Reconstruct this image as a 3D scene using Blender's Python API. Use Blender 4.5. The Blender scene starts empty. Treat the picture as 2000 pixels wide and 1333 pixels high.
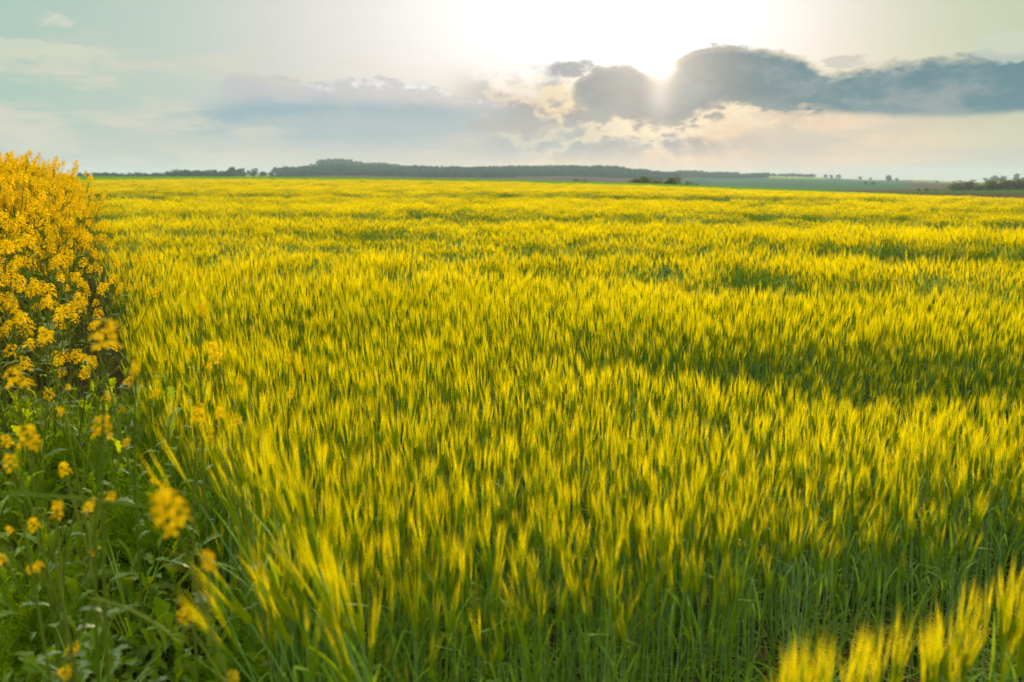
import bpy, bmesh, math, random
import numpy as np
from mathutils import Vector, Matrix, Euler
random.seed(7); RNG = np.random.default_rng(11)
R = math.radians
scene = bpy.context.scene
COL = scene.collection

# ------------------------------------------------------------------ camera
W, H = 2000.0, 1333.0
FOC = 28.0 / 36.0 * W
PITCH = math.atan((H / 2 - 350.0) / FOC)
EYE = 1.5
cam_data = bpy.data.cameras.new("camera")
cam_data.lens = 28.0; cam_data.sensor_width = 36.0
cam_data.clip_start = 0.05; cam_data.clip_end = 20000
cam_data.dof.use_dof = True
cam_data.dof.focus_distance = 4.4
cam_data.dof.aperture_fstop = 2.5
cam = bpy.data.objects.new("camera", cam_data); COL.objects.link(cam)
cam.location = (0, 0, EYE); cam.rotation_euler = (R(90) - PITCH, 0, 0)
scene.camera = cam

def ray(px, py):
    """unit direction seen at a point of the 2000 x 1333 photograph"""
    x = (px - W / 2) / FOC; v = (H / 2 - py) / FOC
    c, s = math.cos(PITCH), math.sin(PITCH)
    d = Vector((x, c + v * s, -s + v * c)); d.normalize(); return d
def azel(px, py):
    d = ray(px, py); return math.atan2(d.x, d.y), math.asin(d.z)
def tanel(px, py):
    d = ray(px, py); return math.atan2(d.x, d.y), d.z / math.hypot(d.x, d.y)
def at(px, py, r):
    """point at horizontal distance r along a sight line"""
    d = ray(px, py); k = r / math.hypot(d.x, d.y)
    return Vector((d.x * k, d.y * k, EYE + d.z * k))

# ------------------------------------------------------------------ exposure
scene.view_settings.view_transform = 'Standard'
scene.view_settings.look = 'None'
scene.view_settings.gamma = 1.0
scene.view_settings.exposure = 0.40
cy = scene.cycles
cy.use_denoising = True; cy.denoising_input_passes = 'RGB_ALBEDO_NORMAL'; cy.denoising_prefilter = 'NONE'
cy.use_adaptive_sampling = False
cy.max_bounces = 7; cy.diffuse_bounces = 3; cy.glossy_bounces = 2; cy.transmission_bounces = 6; cy.transparent_max_bounces = 8
cy.volume_bounces = 0
cy.sample_clamp_indirect = 4.0

# ------------------------------------------------------------------ sun
SUN_AZ, SUN_EL = azel(1292, 128)
sun_data = bpy.data.lights.new("sun", 'SUN')
sun_data.energy = 5.0; sun_data.angle = R(0.6); sun_data.color = (1.0, 0.82, 0.50)
sun = bpy.data.objects.new("sun", sun_data); COL.objects.link(sun)
LIGHT_EL = SUN_EL + R(3.5)
sdir = Vector((math.sin(SUN_AZ) * math.cos(LIGHT_EL), math.cos(SUN_AZ) * math.cos(LIGHT_EL), math.sin(LIGHT_EL)))
sun.rotation_euler = sdir.to_track_quat('Z', 'Y').to_euler()
sun.location = sdir * 60

# ------------------------------------------------------------------ node helper
class S:
    """a socket with arithmetic"""
    def __init__(s, nt, sock): s.nt = nt; s.k = sock
    def m(s, op, *a, clamp=False):
        n = s.nt.nodes.new('ShaderNodeMath'); n.operation = op; n.use_clamp = clamp
        for i, v in enumerate((s,) + a):
            if isinstance(v, S): s.nt.links.new(v.k, n.inputs[i])
            else: n.inputs[i].default_value = v
        return S(s.nt, n.outputs[0])
    def __add__(s, o): return s.m('ADD', o)
    def __radd__(s, o): return s.m('ADD', o)
    def __mul__(s, o): return s.m('MULTIPLY', o)
    def __rmul__(s, o): return s.m('MULTIPLY', o)
    def __sub__(s, o): return s.m('SUBTRACT', o)
    def __rsub__(s, o): return (s * -1.0) + o
    def __truediv__(s, o): return s.m('DIVIDE', o)
    def exp(s): return s.m('EXPONENT')
    def clamp(s): return s.m('ADD', 0.0, clamp=True)
    def max(s, o): return s.m('MAXIMUM', o)
    def min(s, o): return s.m('MINIMUM', o)
    def sm(s, a, b):
        n = s.nt.nodes.new('ShaderNodeMapRange'); n.interpolation_type = 'SMOOTHSTEP'
        s.nt.links.new(s.k, n.inputs[0])
        if a < b: n.inputs[1].default_value = a; n.inputs[2].default_value = b
        else:
            n.inputs[1].default_value = b; n.inputs[2].default_value = a
            n.inputs[3].default_value = 1.0; n.inputs[4].default_value = 0.0
        return S(s.nt, n.outputs[0])
    def curve(s, pts, lo, hi):
        """piecewise curve through (x, y) points; y within lo..hi"""
        n = s.nt.nodes.new('ShaderNodeFloatCurve')
        x0, x1 = pts[0][0], pts[-1][0]
        c = n.mapping.curves[0]
        for i, (x, y) in enumerate(pts):
            p = ((x - x0) / (x1 - x0), (y - lo) / (hi - lo))
            if i == 0: c.points[0].location = p
            elif i == len(pts) - 1: c.points[-1].location = p
            else: c.points.new(*p)
        for p in c.points: p.handle_type = 'VECTOR' if False else 'AUTO'
        n.mapping.update()
        t = ((s - x0) * (1.0 / (x1 - x0))).clamp()
        s.nt.links.new(t.k, n.inputs['Value'])
        return S(s.nt, n.outputs[0]) * (hi - lo) + lo
def val(nt, v):
    n = nt.nodes.new('ShaderNodeValue'); n.outputs[0].default_value = v; return S(nt, n.outputs[0])
def noise(nt, vec, scale, detail=4.0, rough=0.55, out=0):
    n = nt.nodes.new('ShaderNodeTexNoise'); n.inputs['Scale'].default_value = scale
    n.inputs['Detail'].default_value = detail; n.inputs['Roughness'].default_value = rough
    nt.links.new(vec, n.inputs['Vector']); return S(nt, n.outputs[out])
def mapping(nt, vec, scale=(1, 1, 1), loc=(0, 0, 0)):
    n = nt.nodes.new('ShaderNodeMapping'); n.inputs['Scale'].default_value = scale; n.inputs['Location'].default_value = loc
    nt.links.new(vec, n.inputs['Vector']); return n.outputs[0]
def mixc(nt, f, a, b, mode='MIX'):
    n = nt.nodes.new('ShaderNodeMix'); n.data_type = 'RGBA'; n.blend_type = mode; n.clamp_factor = True
    for sock, v in ((n.inputs[0], f), (n.inputs[6], a), (n.inputs[7], b)):
        if isinstance(v, S): nt.links.new(v.k, sock)
        elif hasattr(v, 'is_linked'): nt.links.new(v, sock)
        elif isinstance(v, (int, float)): sock.default_value = v
        else: sock.default_value = (*v[:3], 1)
    return n.outputs[2]
def lin(r, g, b):
    f = lambda c: (c / 12.92 if c <= 0.04045 else ((c + 0.055) / 1.055) ** 2.4)
    return (f(r / 255), f(g / 255), f(b / 255))

# ------------------------------------------------------------------ sky
world = bpy.data.worlds.new("World"); scene.world = world; world.use_nodes = True
nt = world.node_tree; nt.nodes.clear()
tc = nt.nodes.new('ShaderNodeTexCoord'); DIR = tc.outputs['Generated']
sep = nt.nodes.new('ShaderNodeSeparateXYZ'); nt.links.new(DIR, sep.inputs[0])
dx, dy, dz = (S(nt, sep.outputs[i]) for i in range(3))
DEG = 57.29578
az = dx.m('ARCTAN2', dy) * DEG
el = dz.m('ARCSINE') * DEG
def A(px, py): a, e = azel(px, py); return (a * DEG, e * DEG)
def PTS(l): return [A(*p) for p in l]
sky = nt.nodes.new('ShaderNodeTexSky'); sky.sky_type = 'NISHITA'; sky.sun_disc = False
sky.sun_elevation = SUN_EL; sky.sun_rotation = SUN_AZ; sky.dust_density = 2.5; sky.air_density = 1.2
nis = nt.nodes.new('ShaderNodeVectorMath'); nis.operation = 'SCALE'; nt.links.new(sky.outputs[0], nis.inputs[0]); nis.inputs[3].default_value = 0.07
# direction space for the clouds, flattened so that they lie in long layers
cv = mapping(nt, DIR, (1, 1, 2.2))
cw = mapping(nt, DIR, (1, 1, 5.0), (3, 1, 2))
n_big = noise(nt, cv, 5.0, 5.0, 0.55)
n_mid = noise(nt, cv, 14.0, 6.0, 0.6)
n_fine = noise(nt, cv, 42.0, 6.0, 0.62)
n_str = noise(nt, cw, 6.0, 6.0, 0.6)
s_az, s_el = SUN_AZ * DEG, SUN_EL * DEG
da = az - s_az
de = el - s_el
# clear air: a thin veil over the physical sky
veil = mixc(nt, (az.sm(-34, -6)), lin(172, 204, 191), lin(216, 212, 211))
veil = mixc(nt, az.sm(14, 33), veil, lin(186, 204, 176))
veil = mixc(nt, el.sm(4.5, 0.5) * 0.65, veil, lin(204, 202, 190))
veil = mixc(nt, n_str.sm(0.45, 0.75) * el.sm(13, 5) * az.sm(5, -20) * 0.6, veil, lin(208, 208, 188))
base = mixc(nt, 0.88, nis.outputs[0], veil)
# glare round the sun: broad upper part (thin veil cloud above the dark bank)
dr = da.max(0.0)
d2 = ((da + 1.5) * (da + 1.5)) * 0.42 + (de - 5.0) * (de - 5.0) * (de.sm(3, -5) * 2.2 + 1.0) + dr * dr * 0.9
g_wide = (d2 * (-1.0 / 110.0)).exp()
g_mid = (((da * da) * 0.8 + de * de) * (-1.0 / 12.0)).exp()
g_core = (((da * da) + de * de) * (-1.0 / 0.55)).exp()
base = mixc(nt, (g_wide * 1.6).clamp(), base, (1.08, 1.06, 1.03))
# C: broken gold-edged cumulus low under the sun
csel = az.sm(-6, 0) * az.sm(21, 12) * el.sm(0.9, 2.4) * el.sm(8.3, 5.6)
cc = (n_mid * 0.62 + n_fine * 0.38)
vn = (noise(nt, mapping(nt, DIR, (1, 1, 1.7), (7, 2, 5)), 11.0, 4.0, 0.55) - 0.5).m('ABSOLUTE')
cm = csel * (az.sm(17, 10) * 0.5 + 0.5)
cloud_c = mixc(nt, (vn + (cc - 0.5) * 0.10).sm(0.005, 0.075), lin(255, 230, 182), lin(160, 154, 156))
cloud_c = mixc(nt, da.m('ABSOLUTE').sm(4, 15) * 0.6, cloud_c, lin(186, 190, 186))
# warm light under the bank
base = mixc(nt, el.sm(7.2, 4.0) * da.m('ABSOLUTE').sm(25, 4) * 0.9, base, lin(242, 206, 172))
base = mixc(nt, cm * 0.85 * (cc + n_big - 1.0).sm(-0.13, 0.02), base, cloud_c)
# long pale layers at the right, low
lay = n_str.sm(0.44, 0.62) * az.sm(8, 20) * el.sm(6.5, 4.0)
base = mixc(nt, lay * 0.55, base, lin(196, 192, 178))
# shafts of light fanning down from the cloud
phi = da.m('ARCTAN2', de * -1.0)
cx_ = nt.nodes.new('ShaderNodeCombineXYZ'); nt.links.new((phi * 3.2).k, cx_.inputs[0])
rays = noise(nt, cx_.outputs[0], 1.6, 2.0, 0.5).sm(0.42, 0.62) * el.sm(5.0, 2.5) * el.sm(-1.0, 0.8) * az.sm(-4, 2) * az.sm(20, 12)
def addc(a, f, c):
    n = nt.nodes.new('ShaderNodeMix'); n.data_type = 'RGBA'; n.blend_type = 'ADD'; n.clamp_factor = False
    nt.links.new(f.k, n.inputs[0]); nt.links.new(a, n.inputs[6]); n.inputs[7].default_value = (*c, 1); return n.outputs[2]
base = addc(base, rays * 0.07, (1.0, 0.86, 0.72))
# B: grey layer cloud left of centre: a billowed crest over a long flat lens
eB = el + (n_mid - 0.5) * 1.3 + (n_fine - 0.5) * 1.5
tB = az.curve(PTS([(420, 178), (446, 150), (500, 149), (560, 150), (640, 162), (690, 154), (740, 152), (800, 160), (870, 172), (900, 190), (950, 190), (1010, 215)]), -10, 20)
crest = (tB - eB).sm(-0.12, 0.2) * eB.sm(A(700, 235)[1], A(700, 190)[1]) * az.sm(-20.5, -18.5) * az.sm(1.5, -1.5)
rimB = (tB - eB).sm(-0.12, 0.08) * (tB - eB).sm(0.6, 0.12) * az.sm(-18, -8) * az.sm(0, -3)
base = mixc(nt, crest * 0.7, base, mixc(nt, az.sm(-20, 0), lin(190, 190, 194), lin(206, 203, 204)))
base = mixc(nt, rimB * crest * n_fine.sm(0.44, 0.60) * 0.55, base, (1.1, 1.08, 1.05))
eL = el + (n_mid - 0.5) * 0.8 + (n_str - 0.5) * 1.6
tL = az.curve(PTS([(160, 236), (200, 230), (330, 208), (440, 192), (600, 180), (800, 185), (950, 200), (1100, 220)]), -10, 20)
bL = az.curve(PTS([(160, 238), (200, 240), (280, 258), (380, 272), (500, 284), (700, 288), (900, 276), (1100, 240)]), -10, 20)
lens = (tL - eL).sm(-0.1, 1.3) * (eL - bL).sm(-0.35, 0.8) * az.sm(-27.5, -22) * az.sm(3, -5)
base = mixc(nt, lens * 0.92, base, mixc(nt, az.sm(-20, 0), lin(136, 172, 184), lin(168, 184, 190)))
# far grey band just over the left horizon
hz = (el + (n_str - 0.5) * 3.0).sm(0.6, 1.6) * (el + (n_big - 0.5) * 3.0).sm(5.2, 3.4) * az.sm(14, 2) * az.sm(-36, -20)
base = mixc(nt, hz * 0.5, base, lin(192, 198, 192))
stk = n_str.sm(0.46, 0.60) * el.sm(-0.5, 1.0) * el.sm(10.5, 5.0) * az.sm(-8, -20)
base = mixc(nt, stk * 0.7, base, lin(218, 212, 194))
stk2 = noise(nt, mapping(nt, DIR, (1, 1, 7.0), (9, 4, 1)), 5.0, 5.0, 0.6).sm(0.5, 0.66) * el.sm(0.2, 1.5) * el.sm(7.0, 3.0) * az.sm(30, -4)
base = mixc(nt, stk2 * 0.4, base, lin(176, 190, 196))
# small pale wisps, upper left
wp = n_str.sm(0.55, 0.68) * az.sm(-12, -22) * el.sm(4, 6)
base = mixc(nt, wp * 0.55, base, lin(214, 217, 198))
# A: the dark bank that hides the sun
eA = el + (n_mid - 0.5) * 1.5 + (n_fine - 0.5) * 1.25
tA = az.curve(PTS([(1105, 185), (1125, 160), (1150, 140), (1190, 121), (1230, 126), (1290, 137), (1320, 120), (1360, 97), (1410, 86), (1470, 92), (1530, 99), (1570, 116), (1610, 134), (1650, 136), (1700, 122), (1760, 119), (1820, 113), (1900, 105), (2000, 98), (2100, 96)]), -10, 20)
bA = az.curve(PTS([(1105, 190), (1130, 200), (1160, 232), (1200, 240), (1250, 250), (1300, 257), (1350, 243), (1400, 218), (1450, 214), (1520, 218), (1560, 222), (1620, 226), (1700, 229), (1800, 232), (1900, 230), (2000, 224), (2100, 222)]), -10, 20)
inA = az.sm(3.9, 4.5) * az.sm(52, 40)
roughb = az.sm(22.0, 16.0)
eAb = el + ((n_mid - 0.5) * 1.9 + (n_fine - 0.5) * 2.6) * (roughb * 0.85 + 0.15) + roughb * 0.35
mA = (tA - eA).sm(-0.1, 0.22) * (eAb - bA).sm(-0.12, 0.45) * inA
hole = (n_fine * 0.5 + n_mid * 0.5).sm(0.56, 0.63) * ((az - 18.0) * (az - 18.0) * -0.07).exp() * (el - 7.0).sm(1.0, -0.6)
mA = mA * (1.0 - hole * 0.0)
dA = (tA - eA)
dbA = (eAb - bA)
colA = mixc(nt, az.sm(9, 22), lin(150, 146, 144), lin(94, 132, 142))
colA = mixc(nt, az.sm(9, 7) * 0.5, colA, lin(170, 168, 166))
colA = mixc(nt, (n_mid * 0.5 + n_big * 0.3 + n_fine * 0.2).sm(0.44, 0.60) * 0.75, colA, lin(158, 166, 166))
colA = mixc(nt, dbA.sm(1.5, 0.2) * az.sm(24, 12) * 0.25, colA, lin(236, 214, 180))
rimA = dA.sm(-0.15, 0.08) * dA.sm(0.7, 0.1)
colA = mixc(nt, rimA * (az.sm(14, 20) * az.sm(27, 22) * 0.55 + 0.25), colA, lin(250, 232, 200))
base = mixc(nt, mA * 0.96, base, colA)
# gold fringe clouds hanging off the lower edge
fr = (cc.sm(0.50, 0.44)) * (eAb - bA).sm(-1.6, -0.2) * (eAb - bA).sm(0.9, 0.1) * az.sm(4, 6.5) * az.sm(22.5, 18)
base = mixc(nt, fr * 0.85, base, lin(253, 232, 196))
# detached scrap over the left end, small cloud at the far right
def blob(px, py, rx, ry, k=0.9):
    a0, e0 = A(px, py)
    u = (az - a0) * (1.0 / rx); v = (el - e0) * (1.0 / ry)
    r2 = u * u + v * v + (n_mid - 0.5) * 3.5 + (n_fine - 0.5) * 4.5
    return r2.sm(1.5, 0.5) * k
base = mixc(nt, blob(1108, 134, 1.9, 0.55), base, lin(172, 170, 170))
base = mixc(nt, blob(1970, 88, 1.6, 0.9, 0.7), base, lin(206, 212, 196))
base = mixc(nt, blob(1000, 245, 3.0, 0.55, 0.6), base, lin(190, 180, 172))
base = mixc(nt, blob(1650, 118, 1.3, 0.4, 0.7), base, lin(200, 196, 184))
base = mixc(nt, blob(50, 95, 3.8, 0.45, 0.6), base, lin(214, 216, 192))
base = mixc(nt, blob(108, 40, 1.0, 0.42, 0.7), base, lin(214, 214, 200))
base = mixc(nt, blob(1530, 224, 1.8, 0.3, 0.6), base, lin(228, 206, 180))
# glare over everything near the sun (sky light only)
def addc(a, f, c):
    n = nt.nodes.new('ShaderNodeMix'); n.data_type = 'RGBA'; n.blend_type = 'ADD'; n.clamp_factor = False
    nt.links.new(f.k, n.inputs[0]); nt.links.new(a, n.inputs[6]); n.inputs[7].default_value = (*c, 1); return n.outputs[2]
base = addc(base, g_mid * 0.30, (1.0, 0.78, 0.55))
base = addc(base, g_core * 1.3, (1.0, 0.88, 0.68))
g_fall = ((da * da * 1.6 + (de + 1.2) * (de + 1.2) * 0.22) * -1.0).exp()
base = addc(base, g_fall * 0.30, (1.0, 0.74, 0.54))
# added sky brightness overhead and behind, out of view, as fill for the stems
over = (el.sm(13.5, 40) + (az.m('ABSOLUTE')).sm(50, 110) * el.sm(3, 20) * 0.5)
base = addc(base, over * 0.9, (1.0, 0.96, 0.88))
# slight overall level of the sky
low = mixc(nt, el.sm(-1, -6), base, (0.05, 0.06, 0.02))
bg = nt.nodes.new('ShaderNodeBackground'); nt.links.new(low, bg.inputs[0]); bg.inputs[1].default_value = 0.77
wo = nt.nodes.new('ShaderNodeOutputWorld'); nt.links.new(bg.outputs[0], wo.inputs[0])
world.cycles.sampling_method = 'MANUAL'; world.cycles.sample_map_resolution = 512
#==SKYEND

# ------------------------------------------------------------------ object helpers
def tag(o, label=None, cat=None, group=None, kind=None):
    if label: o['label'] = label
    if cat: o['category'] = cat
    if group: o['group'] = group
    if kind: o['kind'] = kind
    return o
def empty(name, loc, rot=None):
    o = bpy.data.objects.new(name, None); o.empty_display_size = 0.1; COL.objects.link(o); o.location = loc
    if rot is not None: o.rotation_euler = rot
    return o
def sstep(a, b, x):
    t = np.clip((np.asarray(x, float) - a) / (b - a), 0, 1); return t * t * (3 - 2 * t)
def vnoise(x, y, s, seed=0):
    """smooth value noise, numpy, about 0..1"""
    x = np.asarray(x, float) / s; y = np.asarray(y, float) / s
    xi = np.floor(x).astype(np.int64); yi = np.floor(y).astype(np.int64); fx = x - xi; fy = y - yi
    fx = fx * fx * (3 - 2 * fx); fy = fy * fy * (3 - 2 * fy)
    def h(a, b):
        n = (a * 374761393 + b * 668265263 + seed * 974711) & 0xffffffff
        n = ((n ^ (n >> 13)) * 1274126177) & 0xffffffff
        return ((n ^ (n >> 16)) & 0xffff) / 65535.0
    return (h(xi, yi) * (1 - fx) + h(xi + 1, yi) * fx) * (1 - fy) + (h(xi, yi + 1) * (1 - fx) + h(xi + 1, yi + 1) * fx) * fy
def fbm(x, y, s, seed=0, o=3):
    return sum(vnoise(x, y, s / 2 ** i, seed + i) * 0.5 ** i for i in range(o)) / sum(0.5 ** i for i in range(o))

class MB:
    def __init__(s): s.v = []; s.f = []; s.m = []
    def face(s, pts, m=0):
        n = len(s.v); s.v.extend(tuple(p) for p in pts); s.f.append(tuple(range(n, n + len(pts)))); s.m.append(m)
    def tube(s, pts, rad, k=3, m=0, cap=False):
        n0 = len(s.v); P = [Vector(p) for p in pts]
        for i, p in enumerate(P):
            t = (P[min(i + 1, len(P) - 1)] - P[max(i - 1, 0)]).normalized()
            a = t.orthogonal().normalized() if i == 0 else (a - t * a.dot(t)).normalized()
            b = t.cross(a)
            r = rad[i] if hasattr(rad, '__len__') else rad
            for j in range(k):
                w = 2 * math.pi * j / k; s.v.append(tuple(p + (a * math.cos(w) + b * math.sin(w)) * r))
        for i in range(len(P) - 1):
            for j in range(k):
                q = n0 + i * k; s.f.append((q + j, q + (j + 1) % k, q + k + (j + 1) % k, q + k + j)); s.m.append(m)
        if cap: s.f.append(tuple(n0 + (len(P) - 1) * k + j for j in range(k))); s.m.append(m)
    def ribbon(s, pts, wid, side, m=0, fold=0.0):
        """leaf blade: points along the midrib, width at each, side vector; folded along the midrib"""
        n0 = len(s.v); P = [Vector(p) for p in pts]; side = Vector(side)
        for i, p in enumerate(P):
            t = (P[min(i + 1, len(P) - 1)] - P[max(i - 1, 0)]).normalized()
            sd = (side - t * side.dot(t)).normalized(); up = t.cross(sd) * fold * wid[i]
            s.v.extend([tuple(p - sd * wid[i] + up), tuple(p), tuple(p + sd * wid[i] + up)])
        for i in range(len(P) - 1):
            q = n0 + 3 * i
            s.f.append((q, q + 1, q + 4, q + 3)); s.f.append((q + 1, q + 2, q + 5, q + 4)); s.m += [m, m]
    def add(s, o, M=None, m=None):
        n0 = len(s.v)
        s.v.extend(o.v if M is None else [tuple(M @ Vector(p)) for p in o.v])
        s.f.extend(tuple(i + n0 for i in f) for f in o.f); s.m.extend(o.m if m is None else [m] * len(o.f))
    def mesh(s, name, mats, smooth=False):
        me = bpy.data.meshes.new(name); me.from_pydata(s.v, [], s.f); me.validate()
        for x in mats: me.materials.append(x)
        if len(mats) > 1 and len(me.polygons) == len(s.m): me.polygons.foreach_set('material_index', s.m)
        if smooth: me.polygons.foreach_set('use_smooth', [True] * len(me.polygons))
        me.update(); return me
    def obj(s, name, mats, parent=None, link=True, smooth=False):
        o = bpy.data.objects.new(name, s.mesh(name, mats, smooth))
        if link: COL.objects.link(o)
        if parent: o.parent = parent
        return o
def mo(name, me, parent=None):
    o = bpy.data.objects.new(name, me); COL.objects.link(o)
    if parent: o.parent = parent
    return o

# ------------------------------------------------------------------ materials
def leafmat(name, c1, c2, trans=0.5, tcol=None, gloss=0.0, rough=0.45, nscale=3.0, dark=None):
    """thin plant tissue: diffuse and translucent, colour varying from plant to plant"""
    m = bpy.data.materials.new(name); m.use_nodes = True; t = m.node_tree; t.nodes.clear()
    oi = t.nodes.new('ShaderNodeObjectInfo'); geo = t.nodes.new('ShaderNodeNewGeometry')
    n = noise(t, geo.outputs['Position'], nscale, 2.0)
    big = noise(t, geo.outputs['Position'], 0.22, 2.0)
    f = (S(t, oi.outputs['Random']) * 0.45 + n * 0.55 + (big - 0.5) * 0.9).sm(0.25, 0.8)
    col = mixc(t, f, c1, c2)
    if tcol is None: tcf = col
    else: tcf = mixc(t, f, [a * 0.82 for a in tcol], tcol)
    d = t.nodes.new('ShaderNodeBsdfDiffuse'); t.links.new(col, d.inputs[0])
    tr = t.nodes.new('ShaderNodeBsdfTranslucent'); t.links.new(tcf, tr.inputs[0])
    mx = t.nodes.new('ShaderNodeMixShader'); mx.inputs[0].default_value = trans
    t.links.new(d.outputs[0], mx.inputs[1]); t.links.new(tr.outputs[0], mx.inputs[2]); sh = mx
    if gloss > 0:
        g = t.nodes.new('ShaderNodeBsdfGlossy'); g.inputs['Roughness'].default_value = rough; g.inputs[0].default_value = (0.9, 0.95, 0.85, 1)
        fr = t.nodes.new('ShaderNodeLayerWeight'); fr.inputs[0].default_value = 0.25
        k = S(t, fr.outputs['Fresnel']) * gloss
        mg = t.nodes.new('ShaderNodeMixShader'); t.links.new(k.k, mg.inputs[0]); t.links.new(mx.outputs[0], mg.inputs[1]); t.links.new(g.outputs[0], mg.inputs[2]); sh = mg
    o = t.nodes.new('ShaderNodeOutputMaterial'); t.links.new(sh.outputs[0], o.inputs[0]); return m
M_stem = leafmat('barley_stem', (0.15, 0.29, 0.010), (0.22, 0.35, 0.13), 0.35, None, 0.08, 0.5)
M_node = leafmat('barley_node', (0.26, 0.36, 0.05), (0.36, 0.42, 0.10), 0.2)
M_leaf = leafmat('barley_leaf', (0.13, 0.24, 0.006), (0.22, 0.34, 0.035), 0.45, (0.36, 0.46, 0.003), 0.06, 0.5)
M_ear = leafmat('barley_ear', (0.19, 0.29, 0.003), (0.34, 0.40, 0.003), 0.5)
M_awn = leafmat('barley_awn', (0.38, 0.48, 0.002), (0.58, 0.60, 0.002), 0.6, (0.98, 0.72, 0.001))
M_petal = leafmat('rape_petal', (0.66, 0.43, 0.004), (0.80, 0.55, 0.006), 0.5, (0.85, 0.52, 0.002))
M_bud = leafmat('rape_bud', (0.50, 0.46, 0.02), (0.62, 0.50, 0.02), 0.35)
M_rstem = leafmat('rape_stem', (0.10, 0.15, 0.012), (0.16, 0.19, 0.025), 0.2, None, 0.08, 0.5)
M_pod = leafmat('rape_pod', (0.26, 0.28, 0.02), (0.34, 0.30, 0.03), 0.4)
M_rleaf = leafmat('rape_leaf', (0.05, 0.11, 0.004), (0.09, 0.16, 0.008), 0.45, (0.36, 0.44, 0.003), 0.10, 0.5)
M_weed = leafmat('weed_leaf', (0.10, 0.19, 0.002), (0.19, 0.28, 0.004), 0.5, (0.42, 0.50, 0.001), 0.08, 0.5)
M_weed2 = leafmat('grey_weed_leaf', (0.08, 0.12, 0.014), (0.13, 0.18, 0.02), 0.4, (0.32, 0.42, 0.01), 0.14, 0.5)
M_feather = leafmat('feathery_weed', (0.12, 0.24, 0.002), (0.18, 0.30, 0.003), 0.5, (0.38, 0.50, 0.002))
M_crown = leafmat('tree_crown', (0.028, 0.075, 0.05), (0.05, 0.10, 0.055), 0.25, None, 0, 0.5, 0.15)
M_crown2 = leafmat('bush_crown', (0.10, 0.11, 0.02), (0.17, 0.16, 0.03), 0.35, None, 0, 0.5, 0.15)
def plainmat(name, c1, c2, nscale, rough=0.9):
    m = bpy.data.materials.new(name); m.use_nodes = True; t = m.node_tree
    b = t.nodes['Principled BSDF']; b.inputs['Roughness'].default_value = rough; b.inputs['Specular IOR Level'].default_value = 0.1
    geo = t.nodes.new('ShaderNodeNewGeometry')
    t.links.new(mixc(t, noise(t, geo.outputs['Position'], nscale, 6.0, 0.65).sm(0.35, 0.65), c1, c2), b.inputs['Base Color']); return m
M_bark = plainmat('bark', (0.06, 0.045, 0.03), (0.11, 0.085, 0.06), 8.0)

# ------------------------------------------------------------------ terrain
RB = 145.0                                               # far edge of the barley
def table(l):
    p = sorted(tanel(*q) for q in l); return np.array([a for a, _ in p]), np.array([b for _, b in p])
T_EDGE = table([(-400, 350.5), (150, 350.5), (400, 350.5), (700, 352), (1000, 356), (1250, 363), (1500, 373), (1750, 384), (2000, 397), (2400, 412)])
T_RIDGE = table([(-400, 346), (100, 343), (400, 341), (520, 337), (545, 344), (650, 336), (760, 338), (900, 341), (1130, 337), (1300, 344), (1430, 347), (1500, 345), (1600, 347), (1700, 352), (1800, 352), (1900, 357), (1960, 354), (2100, 352), (2400, 350)])
def terr(x, y):
    x = np.asarray(x, float); y = np.asarray(y, float)
    r = np.hypot(x, y); a = np.arctan2(x, y)
    Te = np.interp(a, *T_EDGE); Tr = np.interp(a, *T_RIDGE)
    rt = np.clip((a - R(14)) / R(18), 0, 1)              # the right side stays in view beyond the barley
    zB = EYE - 0.64 + Te * RB
    z165 = EYE + (Te + 0.0030) * 168
    z300 = EYE + (Te - 0.010 * (1 - rt) + 0.0125 * rt) * 300
    z500 = EYE + (Te - 0.001 + 0.0155 * rt) * 500
    z1400 = EYE + Tr * 1400
    z2200 = EYE + (Tr - 0.006) * 2200
    z9000 = EYE + (Tr - 0.010) * 9000
    und = ((fbm(x, y, 16, 5) - 0.5) * 0.7 + (fbm(x, y * 2.0, 40, 9) - 0.5) * 0.9) * sstep(10, 40, r) * (1 - sstep(100, 140, r)) * 0.55
    z = np.where(r < RB, zB * (r / RB) ** 2 + und, 0)
    def seg(r0, z0, r1, z1):
        t = np.clip((r - r0) / (r1 - r0), 0, 1)
        return np.where((r >= r0) & (r < r1), z0 + (z1 - z0) * t, 0)
    z = z + seg(RB, zB, 168, z165) + seg(168, z165, 300, z300) + seg(300, z300, 500, z500) + seg(500, z500, 1400, z1400)
    z = z + seg(1400, z1400, 2200, z2200) + seg(2200, z2200, 9001, z9000)
    # bank under the rape
    side = x - (0.12 - 0.545 * y)
    z = z + 0.30 * sstep(-0.2, -1.6, side) * sstep(5.5, 10, r) * (1 - sstep(60, 110, r)) * sstep(0, -1, a)
    return z
def gz(x, y): return float(terr(x, y))

azs = np.concatenate([np.arange(-180, -42, 6.0), np.arange(-42, 42, 0.3), np.arange(42, 180, 6.0)]) * math.pi / 180
rs = np.concatenate([[0.0], np.geomspace(0.5, 140, 110), [145, 150, 156, 162, 168], np.geomspace(176, 500, 22), np.geomspace(520, 1400, 60), np.geomspace(1450, 3200, 16)])
AA, RR = np.meshgrid(azs, rs[1:], indexing='ij')
X = RR * np.sin(AA); Y = RR * np.cos(AA); Z = terr(X, Y)
na, nr = AA.shape
verts = np.concatenate([[[0, 0, 0]], np.stack([X, Y, Z], -1).reshape(-1, 3)])
ii, jj = np.meshgrid(np.arange(na), np.arange(nr - 1), indexing='ij')
i2 = (ii + 1) % na
quads = np.stack([1 + ii * nr + jj, 1 + i2 * nr + jj, 1 + i2 * nr + jj + 1, 1 + ii * nr + jj + 1], -1).reshape(-1, 4)
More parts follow.
